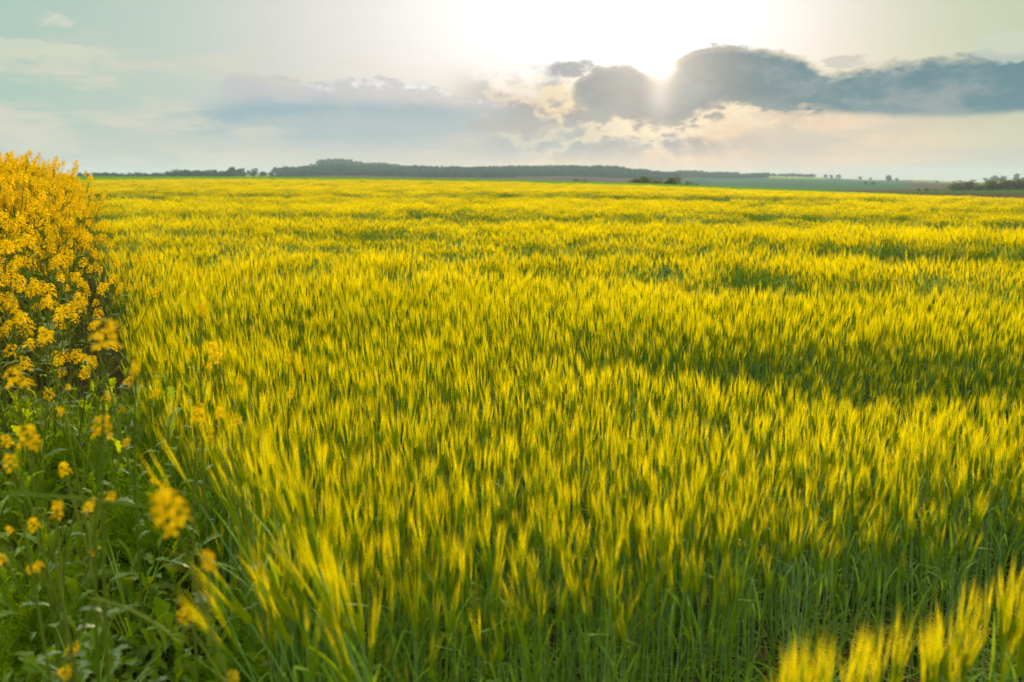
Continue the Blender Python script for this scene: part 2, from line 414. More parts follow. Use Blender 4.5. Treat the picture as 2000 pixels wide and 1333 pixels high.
tris = np.stack([np.zeros(na, int), 1 + ((np.arange(na) + 1) % na) * nr, 1 + np.arange(na) * nr], -1)
me = bpy.data.meshes.new('ground')
me.from_pydata(verts.tolist(), [], [tuple(q[::-1]) for q in quads.tolist()] + [tuple(q[::-1]) for q in tris.tolist()])
me.polygons.foreach_set('use_smooth', [True] * len(me.polygons))
# crops grown on the land: colour of each parcel
px = 1000 + np.tan(AA) * FOC * 0.9989                    # roughly the bearing as a column, for choosing parcels
q = np.clip((RR - 500) / 900, 0, 1)
soil = np.array([0.060, 0.050, 0.022])
C = np.zeros(AA.shape + (3,)); C[:] = soil
def put(mask, c): C[mask] = c
sidel = X - (0.12 - 0.545 * Y)
put((RR >= RB + 2), (0.14, 0.25, 0.012))
put((RR >= 172), (0.10, 0.10, 0.035))
put((RR >= 176) & (px > 1450) & (RR < 240), (0.085, 0.06, 0.03))
put((RR >= 240) & (px > 1450) & (RR < 330), (0.05, 0.115, 0.015))
put((RR >= 330) & (px > 1450) & (RR < 420), (0.11, 0.07, 0.05))
put((RR >= 420) & (px > 1450), (0.07, 0.13, 0.03))
put((RR >= 500) & (px < 1450), (0.10, 0.075, 0.065))
put((RR >= 640) & (px < 1480) & (px > 1240), (0.05, 0.10, 0.06))
put((RR >= 560) & (px >= 1380) & (px < 1760) & (q < 0.62), (0.06, 0.12, 0.065))
put((RR >= 560) & (px >= 1760) & (px < 1870) & (q < 0.5), (0.11, 0.075, 0.075))
put((RR >= 560) & (px >= 1870) & (q < 0.6), (0.09, 0.12, 0.04))
put((RR >= 500) & (px >= 1490) & (px < 1600) & (q >= 0.62), (0.20, 0.26, 0.03))
put((RR >= 500) & (px >= 1600) & (px < 1770) & (q >= 0.62), (0.10, 0.15, 0.05))
put((RR >= 500) & (px >= 1770) & (px < 1930) & (q >= 0.5), (0.20, 0.27, 0.03))
put((RR >= 500) & (px >= 1930) & (q >= 0.6), (0.13, 0.19, 0.04))
put((RR >= 500) & (px > 480) & (px < 545), (0.17, 0.20, 0.05))
put((RR >= 650) & (px <= 480), (0.09, 0.07, 0.05))
ca = me.color_attributes.new('crop', 'FLOAT_COLOR', 'POINT')
buf = np.ones((len(verts), 4)); buf[0, :3] = soil; buf[1:, :3] = C.reshape(-1, 3); ca.data.foreach_set('color', buf.ravel())
gm = bpy.data.materials.new('ground'); gm.use_nodes = True; t = gm.node_tree; b = t.nodes['Principled BSDF']
b.inputs['Roughness'].default_value = 1.0; b.inputs['Specular IOR Level'].default_value = 0.0
at_ = t.nodes.new('ShaderNodeAttribute'); at_.attribute_name = 'crop'; geo = t.nodes.new('ShaderNodeNewGeometry')
n1 = noise(t, geo.outputs['Position'], 18.0, 8.0, 0.7); n2 = noise(t, geo.outputs['Position'], 0.03, 5.0, 0.6)
c_ = mixc(t, n1.sm(0.3, 0.7) * 0.6, at_.outputs['Color'], (0.55, 0.5, 0.5), 'MULTIPLY')
c_ = mixc(t, n2.sm(0.35, 0.65) * 0.5, c_, (0.65, 0.75, 0.7), 'MULTIPLY')
t.links.new(c_, b.inputs['Base Color'])
bp = t.nodes.new('ShaderNodeBump'); bp.inputs['Distance'].default_value = 0.03; bp.inputs['Strength'].default_value = 0.7
t.links.new(n1.k, bp.inputs['Height']); t.links.new(bp.outputs[0], b.inputs['Normal'])
me.materials.append(gm)
ground = bpy.data.objects.new('ground', me); COL.objects.link(ground); tag(ground, kind='structure')

# ------------------------------------------------------------------ scattering of what nobody could count
def scatter(name, protos, pts, rots, scl, idx, label, cat):
    me = bpy.data.meshes.new(name); n = len(pts)
    me.from_pydata([tuple(p) for p in pts], [], [])
    a = me.attributes.new('rot', 'FLOAT_VECTOR', 'POINT'); a.data.foreach_set('vector', np.asarray(rots, 'f').ravel())
    a = me.attributes.new('scl', 'FLOAT_VECTOR', 'POINT'); a.data.foreach_set('vector', np.asarray(scl, 'f').ravel())
    a = me.attributes.new('idx', 'INT', 'POINT'); a.data.foreach_set('value', np.asarray(idx, 'i'))
    ng = bpy.data.node_groups.new(name, 'GeometryNodeTree')
    ng.interface.new_socket('Geometry', in_out='INPUT', socket_type='NodeSocketGeometry')
    ng.interface.new_socket('Geometry', in_out='OUTPUT', socket_type='NodeSocketGeometry')
    N = ng.nodes; L = ng.links
    gi = N.new('NodeGroupInput'); go = N.new('NodeGroupOutput'); jn = N.new('GeometryNodeJoinGeometry'); ip = N.new('GeometryNodeInstanceOnPoints')
    for p in protos:
        oi = N.new('GeometryNodeObjectInfo'); oi.inputs['Object'].default_value = p; oi.inputs['As Instance'].default_value = True
        L.new(oi.outputs['Geometry'], jn.inputs[0])
    def attr(nm, ty):
        x = N.new('GeometryNodeInputNamedAttribute'); x.data_type = ty; x.inputs['Name'].default_value = nm; return x.outputs['Attribute']
    L.new(gi.outputs[0], ip.inputs['Points']); L.new(jn.outputs[0], ip.inputs['Instance'])
    ip.inputs['Pick Instance'].default_value = True
    L.new(attr('idx', 'INT'), ip.inputs['Instance Index'])
    e2r = N.new('FunctionNodeEulerToRotation'); L.new(attr('rot', 'FLOAT_VECTOR'), e2r.inputs[0]); L.new(e2r.outputs[0], ip.inputs['Rotation'])
    L.new(attr('scl', 'FLOAT_VECTOR'), ip.inputs['Scale'])
    L.new(ip.outputs[0], go.inputs[0])
    o = bpy.data.objects.new(name, me); COL.objects.link(o)
    md = o.modifiers.new('scatter', 'NODES'); md.node_group = ng
    tag(o, label, cat, kind='stuff'); return o
def tiltrot(lx, ly, ang):
    """turn about z by ang, then lean the top by (lx, ly)"""
    up = Vector((lx, ly, 1)).normalized()
    q = Vector((0, 0, 1)).rotation_difference(up)
    return (q.to_matrix() @ Matrix.Rotation(ang, 3, 'Z')).to_euler()

# ------------------------------------------------------------------ barley
def wind(x, y):
    w = fbm(x, y, 2.2, 21) - 0.5
    return -0.03 + 0.02 * sstep(0.5, -1.6, x + 0.25 * y) + w * 0.30, (fbm(x, y, 1.7, 33) - 0.5) * 0.28
def barley_parts(rng, lod=0):
    """one plant: stem, leaves, ear, awns as separate builders; base at the origin"""
    st, nd, lf, er, aw = MB(), MB(), [], MB(), MB()
    h = rng.uniform(0.57, 0.65); a0 = rng.uniform(0, 6.28); b = rng.uniform(0.0, 0.03)
    def P(t): return Vector((math.cos(a0) * b * t * t, math.sin(a0) * b * t * t, h * t))
    st.tube([P(t) for t in (0, 0.25, 0.5, 0.75, 1)], [0.0026, 0.0025, 0.0022, 0.0019, 0.0014], 4 if lod == 0 else 3)
    for t in (0.28, 0.55, 0.78):
        t += rng.uniform(-0.04, 0.04)
        nd.tube([P(t) - Vector((0, 0, .004)), P(t), P(t) + Vector((0, 0, .004))], [0.0024, 0.0031, 0.0024], 5)
    for k, t in enumerate((0.36, 0.70)):
        if k == 0 and rng.random() < .5: continue
        t += rng.uniform(-0.05, 0.05)
        w = rng.uniform(0, 6.28); L = rng.uniform(0.13, 0.22); o = Vector((math.cos(w), math.sin(w), 0)); sd = Vector((-o.y, o.x, 0))
        up0 = rng.uniform(1.6, 4.0); p = P(t); pts = [p]; el_ = math.atan(up0 * 1.6)
        kink = rng.random() < 0.30; ks = rng.integers(2, 4)
        for i in range(5):
            p = p + (o * math.cos(el_) + Vector((0, 0, 1)) * math.sin(el_)) * (L / 5); pts.append(p)
            el_ -= rng.uniform(0.02, 0.2)
            if kink and i == ks: el_ -= rng.uniform(0.7, 1.5)
        wd = rng.uniform(0.0032, 0.0052)
        one = MB(); lf.append(one); one.ribbon(pts, [wd * .5, wd, wd, wd * .9, wd * .6, wd * .08], sd, 0, 0.25)
    top = P(1); ax = (P(1) - P(0.9)).normalized(); ax = (ax + Vector((rng.normal(0, .10), rng.normal(0, .10), 0))).normalized()
    u = ax.orthogonal().normalized(); v = ax.cross(u); EL = rng.uniform(0.045, 0.062)
    q = rng.uniform(0, 3.14); u, v = u * math.cos(q) + v * math.sin(q), v * math.cos(q) - u * math.sin(q)
    er.tube([top, top + ax * EL * 0.2, top + ax * EL * 0.7, top + ax * EL], [0.0018, 0.0036, 0.0030, 0.001], 5)
    nk = 9
    for i in range(nk):
        for sg in (-1, 1):
            base = top + ax * EL * (i + 0.3) / nk + u * sg * 0.002
            tip = base + ax * 0.011 + u * sg * 0.0045
            er.tube([base, (base + tip) / 2 + u * sg * .0012, tip], [0.0012, 0.0026, 0.0006], 4)
            for d in ((-0.45, 0.45) if i % 2 else (0.2,)):
                Lw = rng.uniform(0.115, 0.165) * (1.0 - 0.25 * i / nk)
                dr = (ax + u * sg * rng.uniform(0.01, 0.10) + v * (d * 0.12 + rng.normal(0, .02))).normalized()
                mid = tip + dr * Lw * 0.5; dr2 = (dr + u * sg * rng.uniform(0, .07) + v * rng.normal(0, .03)).normalized(); end = mid + dr2 * Lw * 0.5
                sd = dr.cross(Vector((rng.normal(), rng.normal(), rng.normal()))).normalized() * 0.00055
                n = len(aw.v); aw.v.extend([tuple(tip - sd), tuple(tip + sd), tuple(mid + sd * .7), tuple(mid - sd * .7), tuple(end)])
                aw.f += [(n, n + 1, n + 2, n + 3), (n + 3, n + 2, n + 4)]; aw.m += [1 if rng.random() < .6 else 0, 0]
    return st, nd, lf, er, aw
BM = [M_stem, M_node, M_leaf, M_ear, M_awn]
rngb = np.random.default_rng(3)
VAR = [barley_parts(rngb) for _ in range(14)]
near_protos = []
for V_ in VAR:
    m = MB()
    for k, p in enumerate(V_):
        for pp in (p if isinstance(p, list) else [p]):
            n_ = len(m.m); m.add(pp, None, k)
            if k == 4: m.m[n_:] = [3 if q_ else 4 for q_ in pp.m]
    near_protos.append(m.obj('barley_plant_seed', BM, link=False))
def coarse(rng, aw_n=13, aww=0.0010, stemw=0.0022):
    """the same plant with fewer faces, for the middle of the field; built to the same measures"""
    m = MB(); h = rng.uniform(0.56, 0.66); lx, ly = rng.normal(0, .04, 2)
    top = Vector((lx * h, ly * h, h))
    m.tube([(0, 0, 0), tuple(top)], [stemw, stemw * .8], 3, 0)
    for t in (0.45, 0.72):
        w = rng.uniform(0, 6.28); L = rng.uniform(.12, .2); o = Vector((math.cos(w), math.sin(w), 0)); p = top * t
        m.ribbon([p, p + o * L * .35 + Vector((0, 0, L * .45)), p + o * L * .8 + Vector((0, 0, L * rng.uniform(.2, .6)))], [.004, .006, .0006], (-o.y, o.x, 0), 2, .2)
    ax = Vector((lx + rng.normal(0, .08), ly + rng.normal(0, .08), 1)).normalized()
    m.tube([top, top + ax * .025, top + ax * .055], [.0025, .005, .002], 4, 3)
    for i in range(aw_n):
        b = top + ax * rng.uniform(.01, .06); d = (ax + Vector((rng.normal(0, .06), rng.normal(0, .06), 0))).normalized(); L = rng.uniform(.11, .16)
        sd = d.cross(Vector(rng.normal(size=3))).normalized() * aww
        m.face([b - sd, b + sd, b + d * L], 4)
    return m
def patch(rng, size, n, **k):
    m = MB()
    for _ in range(n):
        x, y = rng.uniform(-size / 2, size / 2, 2); s = float(np.clip(rng.normal(.95, .11), .6, 1.12))
        m.add(coarse(rng, **k), Matrix.Translation((x, y, 0)) @ Matrix.Scale(s, 4))
    return m
mid_protos = [patch(rngb, 0.42, 42).obj('barley_tuft', BM, link=False) for _ in range(6)]
mid2_protos = [patch(rngb, 0.62, 50, aw_n=9, aww=0.0016, stemw=.003).obj('barley_tuft', BM, link=False) for _ in range(5)]
far_protos = [patch(rngb, 1.6, 150, aw_n=6, aww=0.0036, stemw=.005).obj('barley_tuft', BM, link=False) for _ in range(5)]

KS = 0.86                                                # size of the plants against the seed plants
def xb(y): return 0.30 - 0.545 * y + 0.10 * (1 - sstep(1.4, 3.2, y))                      # left edge of the barley
def front(x): return 1.56 + 0.47 * np.maximum(0, x + 0.10)
def in_barley(x, y, soft=0.0):
    return (x > xb(y) + (vnoise(x, y, .7, 3) - .5) * 0.22 + soft) & (y > front(x) + (vnoise(x, y, .5, 8) - .5) * .22)
def dens(x, y):
    """thin and lodged places show as dark bands across the field"""
    return fbm(x * .5 + 0.12 * y, y * 2.0, 5.5, 51, 3) * .55 + fbm(x * .5 + 0.15 * y, y * 1.5, 1.5, 77, 2) * .45
def points(r0, r1, per_m2, seed, amin=-33.5, amax=36):
    rng = np.random.default_rng(seed)
    A_ = (r1 * r1 - r0 * r0) / 2 * R(amax - amin); n = int(A_ * per_m2)
    r = np.sqrt(rng.uniform(r0 * r0, r1 * r1, n)); a = rng.uniform(R(amin), R(amax), n)
    return r * np.sin(a), r * np.cos(a), rng
# near zone: every plant on its own
x, y, rng = points(1.2, 7.2, 600, 1, -41, 41)
k = in_barley(x, y); x, y = x[k], y[k]
dn = dens(x, y); keep = rng.random(len(x)) < np.where(dn < 0.46, 0.7, .95); x, y, dn = x[keep], y[keep], dn[keep]
order = np.argsort(np.hypot(x, y)); x, y, dn = x[order], y[order], dn[order]
PL = []
for i in range(len(x)):
    lx, ly = wind(x[i], y[i]); lx += rng.normal(0, .055); ly += rng.normal(0, .055)
    hs = KS * (0.90 + 0.22 * (dn[i] - .3)) * float(np.clip(rng.normal(.93, .125), .52, 1.12)) * (1.0 - 0.30 * float(sstep(.53, .38, dn[i])))
    e = tiltrot(lx, ly, rng.uniform(0, 6.28))
    PL.append((x[i], y[i], gz(x[i], y[i]), e, hs, int(rng.integers(len(VAR)))))
def seen(p, m=60):
    """does any of the plant fall inside the photograph (with a margin)?"""
    for h in (0.1, 0.4, 0.75):
        v = Vector((p[0], p[1], p[2] + h - EYE)); c, s = math.cos(PITCH), math.sin(PITCH)
        dpt = v.y * c - v.z * s; up = v.y * s + v.z * c
        if dpt > .05:
            X_ = W / 2 + FOC * v.x / dpt; Y_ = H / 2 - FOC * up / dpt
            if -m < X_ < W + m and -m < Y_ < H + m: return True
    return False
# the clump that stands by itself, close to the lens on the right, and the leaning ears over the weeds
CL = []
for i in range(58):
    u = 1525 + 540 * rng.random(); tip = np.interp(u, [1520, 1600, 1700, 1830, 1880, 1940, 2060], [1290, 1205, 1185, 1165, 1150, 1075, 1100]) + abs(rng.normal(0, 30))
    _t = -tanel(u, tip)[1]; e_ = at(u, tip, .76 / _t + rng.normal(0, .03)); lx_, ly_ = rng.normal(.02, .07), rng.normal(0, .06); hs = e_.z / .80
    CL.append((e_.x - lx_ * e_.z, e_.y - ly_ * e_.z, 0.0, tiltrot(lx_, ly_, rng.uniform(0, 6.28)), min(hs, 1.05), int(rng.integers(len(VAR)))))
LE = []
for (hx, hy, rr, lx) in [(335, 880, 1.85, -.55), (400, 1180, 1.45, -.75), (480, 1100, 1.42, -.5), (470, 905, 1.8, -.28), (520, 960, 1.6, -.34), (560, 1000, 1.5, -.3), (395, 900, 1.9, -.42), (600, 1180, 1.3, -.25), (560, 1090, 1.38, -.42), (650, 1110, 1.33, -.16), (430, 830, 2.1, -.25), (505, 850, 2.0, -.05), (450, 860, 1.9, -.2), (690, 1150, 1.28, -.1), (610, 1060, 1.42, -.3), (540, 900, 1.7, -.15), (590, 950, 1.55, -.2), (430, 1130, 1.45, -.6)]:
    for _ in range(2):
        e_ = at(hx + 25 + rng.normal(0, 16), hy + 50 + rng.normal(0, 16), rr * 1.08); hs = rng.uniform(.9, 1.0); L_ = 0.68 * hs
        lx_ = lx * .85 + rng.normal(0, .05); ly_ = rng.normal(0, .06); u_ = Vector((lx_, ly_, 1)).normalized()
        hs = hs * max(.75, min(1.3, e_.z / (u_.z * L_))); b_ = e_ - u_ * 0.68 * hs
        LE.append((b_.x, b_.y, gz(b_.x, b_.y), tiltrot(lx_, ly_, rng.uniform(0, 6.28)), hs, int(rng.integers(len(VAR)))))
vis = [p for p in PL if seen(p)]
n_ind = 300 - len(CL) - len(LE)
IND = [(p, 'row') for p in vis[:n_ind]] + [(p, 'clump') for p in CL] + [(p, 'lean') for p in LE]
ids = set(id(p) for p in vis[:n_ind])
rest = [p for p in PL if id(p) not in ids]
BLAB = {'row': ('upright bearded barley plant in the nearest row of the crop', 'barley plants in the nearest row of the crop'),
        'clump': ('blurred golden barley ear in the separate clump at the bottom right corner', 'blurred barley plants in the clump at the corner'),
        'lean': ('golden barley plant leaning left out of the crop over the green weeds', 'barley plants leaning left over the weeds')}
VM = []
for st, nd, lf, er, aw in VAR:
    sn = MB(); sn.add(st, None, 0); sn.add(nd, None, 1)
    VM.append((sn.mesh('stem', [M_stem, M_node]), None, [q_.mesh('leaf', [M_leaf]) for q_ in lf], er.mesh('ear', [M_ear]), aw.mesh('awns', [M_awn, M_ear])))
for p, kd in IND:
    o = empty('barley_plant', (p[0], p[1], p[2]), p[3]); w_ = 1.2 if kd == 'lean' else 1.0; o.scale = (w_ * KS, w_ * KS, p[4])
    tag(o, BLAB[kd][0], 'barley', BLAB[kd][1])
    vm = VM[p[5]]
    mo('stem', vm[0], o); [mo('leaf', q_, o) for q_ in vm[2]]; e_ = mo('ear', vm[3], o); mo('awns', vm[4], e_)
scatter('barley_crop', near_protos, [p[:3] for p in rest], [p[3] for p in rest], [(KS, KS, p[4]) for p in rest], [p[5] for p in rest],
        'ripening yellow-green bearded barley filling the middle of the field', 'barley')
def zone(name, protos, r0, r1, per, seed, label, sz, dip=.24):
    x, y, rng = points(r0, r1, per, seed)
    k = in_barley(x, y, sz * .3); x, y = x[k], y[k]; dn = dens(x, y)
    far = np.hypot(x, y)
    if r1 > 40: dn = dn * .45 + .55 * fbm(x * .38 + .12 * y, y * 1.7, 11 if r1 > 60 else 6, 63, 3)
    keep = rng.random(len(x)) < np.where(dn < 0.45, 0.82, .97); x, y, dn, far = x[keep], y[keep], dn[keep], far[keep]
    z = terr(x, y); P_, R_, S_ = [], [], []
    for i in range(len(x)):
        lx, ly = wind(x[i], y[i]); lx += rng.normal(0, .06); ly += rng.normal(0, .06)
        low = 1.0 - dip * float(sstep(.53, .37, dn[i]))
        hs = KS * (0.90 + .22 * (dn[i] - .3)) * float(np.clip(rng.normal(.98, .07), .7, 1.12)) * low
        P_.append((x[i], y[i], z[i])); R_.append(tiltrot(lx, ly, rng.uniform(0, 6.28))); S_.append((KS, KS, hs))
    return scatter(name, protos, P_, R_, S_, rng.integers(0, len(protos), len(P_)), label, 'barley')
zone('barley_crop', mid_protos, 7.0, 18, 9.2, 4, 'band of bearded barley a few strides into the field, behind the nearest rows', .4, .36)
zone('barley_crop', mid2_protos, 17.5, 42, 4.3, 5, 'blurred yellow barley in the middle distance, darker in its hollows', .6, .44)
zone('barley_crop', far_protos, 41, RB + 1, 0.68, 6, 'far golden barley running up to the field edge under the hills', 1.5, .62)

# ------------------------------------------------------------------ oilseed rape
def raceme(rng, n=16, pods=8, L=0.055):
    """one flower head: buds on top, four-petalled flowers round it, young pods below. base at origin"""
    fl, bd = MB(), MB()
    bd.tube([(0, 0, -0.03), (0, 0, L)], [0.0016, 0.001], 4, 1)
    for i in range(n):
        t = (i + rng.uniform(0, .8)) / n; w = i * 2.4 + rng.uniform(-.3, .3); out = (0.022 - 0.010 * t) * rng.uniform(.8, 1.2)
        c = Vector((math.cos(w) * out, math.sin(w) * out, L * t + 0.010)); d = Vector((math.cos(w), math.sin(w), rng.uniform(.5, 1.3))).normalized()
        bd.face([(0, 0, L * t), (0.0008, 0, L * t), tuple(c)], 1)
        u = d.orthogonal().normalized(); v = d.cross(u)
        for k in range(4):
            q = k * 1.571 + rng.uniform(-.2, .2); r_ = u * math.cos(q) + v * math.sin(q); s_ = d.cross(r_)
            P1 = c + r_ * 0.0045 + d * .002; P2 = c + r_ * rng.uniform(.0095, .0125) + d * rng.uniform(-.001, .004)
            fl.face([c, P1 + s_ * .0036, P2 + s_ * .0028, P2 - s_ * .0028, P1 - s_ * .0036], 0)
    for i in range(9):
        w = i * 2.4; o = rng.uniform(.001, .005); b = Vector((math.cos(w) * o, math.sin(w) * o, L + rng.uniform(.002, .010)))
        bd.tube([b, b + Vector((0, 0, .003)), b + Vector((0, 0, .006))], [.0008, .0019, .0006], 4, 2)
    for i in range(pods):
        w = i * 2.4 + 1; z0 = -0.005 - 0.09 * rng.random(); b = Vector((0, 0, z0)); d = Vector((math.cos(w) * .8, math.sin(w) * .8, .8)).normalized()
        bd.tube([b, b + d * .012, b + d * .016, b + d * .045], [.0006, .0006, .0014, .0005], 3, 3)
    fl.add(bd); return fl
RM = [M_petal, M_rstem, M_bud, M_pod]
rr_ = np.random.default_rng(5)
RAC = [raceme(rr_, n=int(rr_.integers(13, 20))) for _ in range(5)]
def jagged(rng, L, Wd, lobes=4, droop=1.2, up=0.9, fold=.25):
    """toothed leaf from a stalk, arching outwards along +x"""
    m = MB(); pts = []; wid = []; p = Vector((0, 0, 0)); e = up; n = lobes * 2 + 3
    for i in range(n + 1):
        t = i / n; pts.append(p.copy()); env = math.sin(min(1, max(0, (t - .18) / .82)) * math.pi) ** .7 * (1 + .5 * t)
        wid.append(max(.0015, Wd * .5 * env * (1.0 if i % 2 else .55)))
        p = p + Vector((math.cos(e), rng.normal(0, .06), math.sin(e))) * (L / n); e -= droop / n * rng.uniform(.6, 1.4)
    m.ribbon(pts, wid, (0, 1, 0), 0, fold); return m
RLEAF = [jagged(rr_, rr_.uniform(.11, .18), rr_.uniform(.035, .06), 3) for _ in range(5)]
def rape_parts(rng, h=1.2):
    """stem with branches (MB), flower head placements, leaf placements"""
    st = MB(); heads = []; leaves = []; bx, by = rng.normal(0, .05, 2)
    P = lambda t: Vector((bx * t * t * h, by * t * t * h, h * t))
    st.tube([P(t) for t in (0, .2, .4, .6, .8, .95)], [.006, .0055, .005, .0042, .003, .0018], 5)
    heads.append((P(.95), Vector((bx, by, 1)).normalized()))
    for i in range(int(rng.integers(6, 9))):
        t = rng.uniform(.50, .86); w = i * 2.4 + rng.uniform(-.5, .5); L = rng.uniform(.16, .42) * (1.15 - t) * 2.0 * h / 1.2
        o = Vector((math.cos(w), math.sin(w), 0)); a, b = P(t), P(t) + o * L * .42 + Vector((0, 0, L * .45)); c = P(t) + o * L * .60 + Vector((0, 0, L * 1.0))
        st.tube([a, b, c], [.003, .0024, .0014], 4); heads.append((c, (c - b).normalized()))
        leaves.append((a, w + rng.uniform(-.3, .3), rng.uniform(.5, .8)))
    for i in range(4):
        t = rng.uniform(.12, .5); leaves.append((P(t), rng.uniform(0, 6.28), rng.uniform(.8, 1.3)))
    return st, heads, leaves
def head_matrix(p, d, s, spin):
    q = Vector((0, 0, 1)).rotation_difference(d).to_matrix().to_4x4()
    return Matrix.Translation(p) @ q @ Matrix.Rotation(spin, 4, 'Z') @ Matrix.Scale(s, 4)
RV = [rape_parts(rr_) for _ in range(7)]
RACM = [r.mesh('flower_cluster', RM) for r in RAC]
RLM = [l.mesh('leaf', [M_rleaf]) for l in RLEAF]
RSM = [v[0].mesh('stem', [M_rstem]) for v in RV]
ALLR = RM + [M_rleaf]
rape_protos = []
for st, heads, leaves in RV:
    m = MB(); m.add(st, None, 1)
    for j, (p, d) in enumerate(heads): m.add(RAC[j % 5], head_matrix(p, d, rr_.uniform(.75, 1.1), rr_.uniform(0, 6)))
    for j, (p, w, s) in enumerate(leaves): m.add(RLEAF[j % 5], Matrix.Translation(p) @ Matrix.Rotation(w, 4, 'Z') @ Matrix.Scale(s, 4), 4)
    rape_protos.append(m.obj('rape_plant_seed', ALLR, link=False))
def rape_far(rng):
    m = MB()
    for _ in range(9):
        x, y = rng.uniform(-.3, .3, 2); h = rng.uniform(1.05, 1.2); m.tube([(x, y, 0), (x, y, h)], [.006, .002], 3, 1)
        for i in range(34):
            w = rng.uniform(0, 6.28); r_ = rng.uniform(0, .16); z = h - rng.uniform(0, .45) ** 1.3; c = Vector((x + math.cos(w) * r_, y + math.sin(w) * r_, z))
            u = Vector(rng.normal(size=3)).normalized() * .017; v = u.orthogonal().normalized() * .017; m.face([c - u, c - v, c + u, c + v], 0 if i < 27 else (4 if i < 31 else 2))
    return m
rapef_protos = [rape_far(rr_).obj('rape_tuft', ALLR, link=False) for _ in range(4)]
def xr(y): return 0.10 - 0.545 * y - 0.08 - 0.14 * (1 - sstep(2.5, 6.0, y))                       # right edge of the rape
def rape_h(x, y):
    r = np.hypot(x, y); return 0.98 + 0.17 * sstep(2.6, 4.2, r) + 0.22 * sstep(4.5, 10, r) + 0.18 * (fbm(x, y, 1.3, 91) - .5)
def rape_points(r0, r1, per, seed):
    x, y, rng = points(r0, r1, per, seed, -50, -22)
    edge = xr(y) + (vnoise(x, y, .8, 14) - .5) * .35
    k = (x < edge) & (y > 2.55 + (vnoise(x, y, .6, 2) - .5) * .5); return x[k], y[k], rng, edge[k]
x, y, rng, edge = rape_points(2.4, 16, 34, 71)
o_ = np.argsort(np.hypot(x, y)); x, y, edge = x[o_], y[o_], edge[o_]; hh = rape_h(x, y) * (1 - .22 * sstep(.35, 0, edge - x))
RP = []
for i in range(len(x)):
    s = hh[i] * rng.uniform(.88, 1.12) / 1.2 * 1.06
    RP.append((x[i], y[i], gz(x[i], y[i]), tiltrot(rng.normal(.02, .07), rng.normal(0, .07), rng.uniform(0, 6.28)), s, int(rng.integers(len(RV)))))
visr = [p for p in RP if seen(p, 20)][:170]
idr = set(id(p) for p in visr); restr = [p for p in RP if id(p) not in idr]
def rape_plant(loc, rot, s, v, label, group, hs=None):
    o = empty('rape_plant', loc, rot); o.scale = (s ** .5, s ** .5, s); tag(o, label, 'rape plant', group)
    mo('stem', RSM[v], o); st, heads, leaves = RV[v]
    for j, (p, d) in enumerate(heads):
        c = mo('flower_cluster', RACM[j % 5], o); c.matrix_local = head_matrix(p, d, 0.92 + .2 * math.sin(j * 3.1 + v), j * 1.3)
    for j, (p, w, k) in enumerate(leaves[:8]):
        c = mo('leaf', RLM[j % 5], o); c.matrix_local = Matrix.Translation(p) @ Matrix.Rotation(w, 4, 'Z') @ Matrix.Scale(k, 4)
for p in visr:
    rape_plant(p[:3], p[3], p[4], p[5], 'yellow flowering rape plant in the front of the rape stand', 'rape plants at the front of the stand')
scatter('rape_crop', rape_protos, [p[:3] for p in restr], [p[3] for p in restr], [(p[4] ** .5, p[4] ** .5, p[4]) for p in restr], [p[5] for p in restr],
        'dense yellow rape rising above the horizon at the upper left', 'rape')
x, y, rng, _ = rape_points(15.5, 120, 3.0, 72); hh = rape_h(x, y) * rng.uniform(.93, 1.07, len(x)) / 1.13
scatter('rape_crop', rapef_protos, np.stack([x, y, terr(x, y)], -1), [(0, 0, a) for a in rng.uniform(0, 6.28, len(x))], [(1.2, 1.2, h) for h in hh], rng.integers(0, 4, len(x)),
        'far end of the rape field tapering to a point beside the barley', 'rape')

# rape plants that stand alone among the weeds
HERO = [
 (345, 1012, 1.05, 'large', 'big blurred orange-yellow flower head alone over the dark weeds at lower left'),
 (425, 692, 2.1, 'mid', 'blurred rape flower head rising against the barley, bigger of the two there'),
 (563, 697, 2.3, 'small', 'small slim rape flower head farthest out in front of the barley'),
 (203, 668, 1.5, 'large', 'wide blurred orange flower head where the weeds meet the rape stand'),
 (392, 610, 2.7, 'mid', 'pale rape flower head highest against the barley'),
 (58, 862, 1.6, 'mid', 'tall narrow orange flower head near the left picture edge, among green leaves'),
 (195, 838, 1.75, 'mid', 'yellow flower head with a drooping bloom over the middle of the weeds'),
 (30, 742, 1.9, 'mid', 'orange flower head at the far left, just below the rape stand'),
 (245, 742, 2.3, 'small', 'small yellow flower head under the rape stand, beside the barley edge'),
 (264, 712, 2.4, 'small', 'little flower head just above another small one beside the barley edge'),
 (110, 1000, 1.9, 'small', 'small yellow flower head on a bare stalk over the darkest weeds'),
 (68, 1022, 1.9, 'small', 'sparse flower head beside the one on a bare stalk, nearer the left'),
 (368, 1200, 1.4, 'small', 'low orange bud cluster beside the leaning golden barley'),
 (120, 1306, 1.7, 'small', 'lowest yellow bud cluster, in the bottom left corner'),
 (432, 806, 1.9, 'small', 'small orange bloom between the leaning barley ears'),
 (385, 812, 1.9, 'mid', 'flower head touching the tops of the leaning barley ears'),
 (128, 915, 1.9, 'small', 'tiny yellow flower head above the jagged green leaves'),
 (20, 900, 1.7, 'small', 'small orange bud at the left picture edge below the tall narrow head'),
 (90, 660, 2.5, 'mid', 'round yellow flower head standing out from the base of the rape stand'),
 (160, 590, 2.7, 'mid', 'bright flower head on a long stalk before the rape stand'),
]
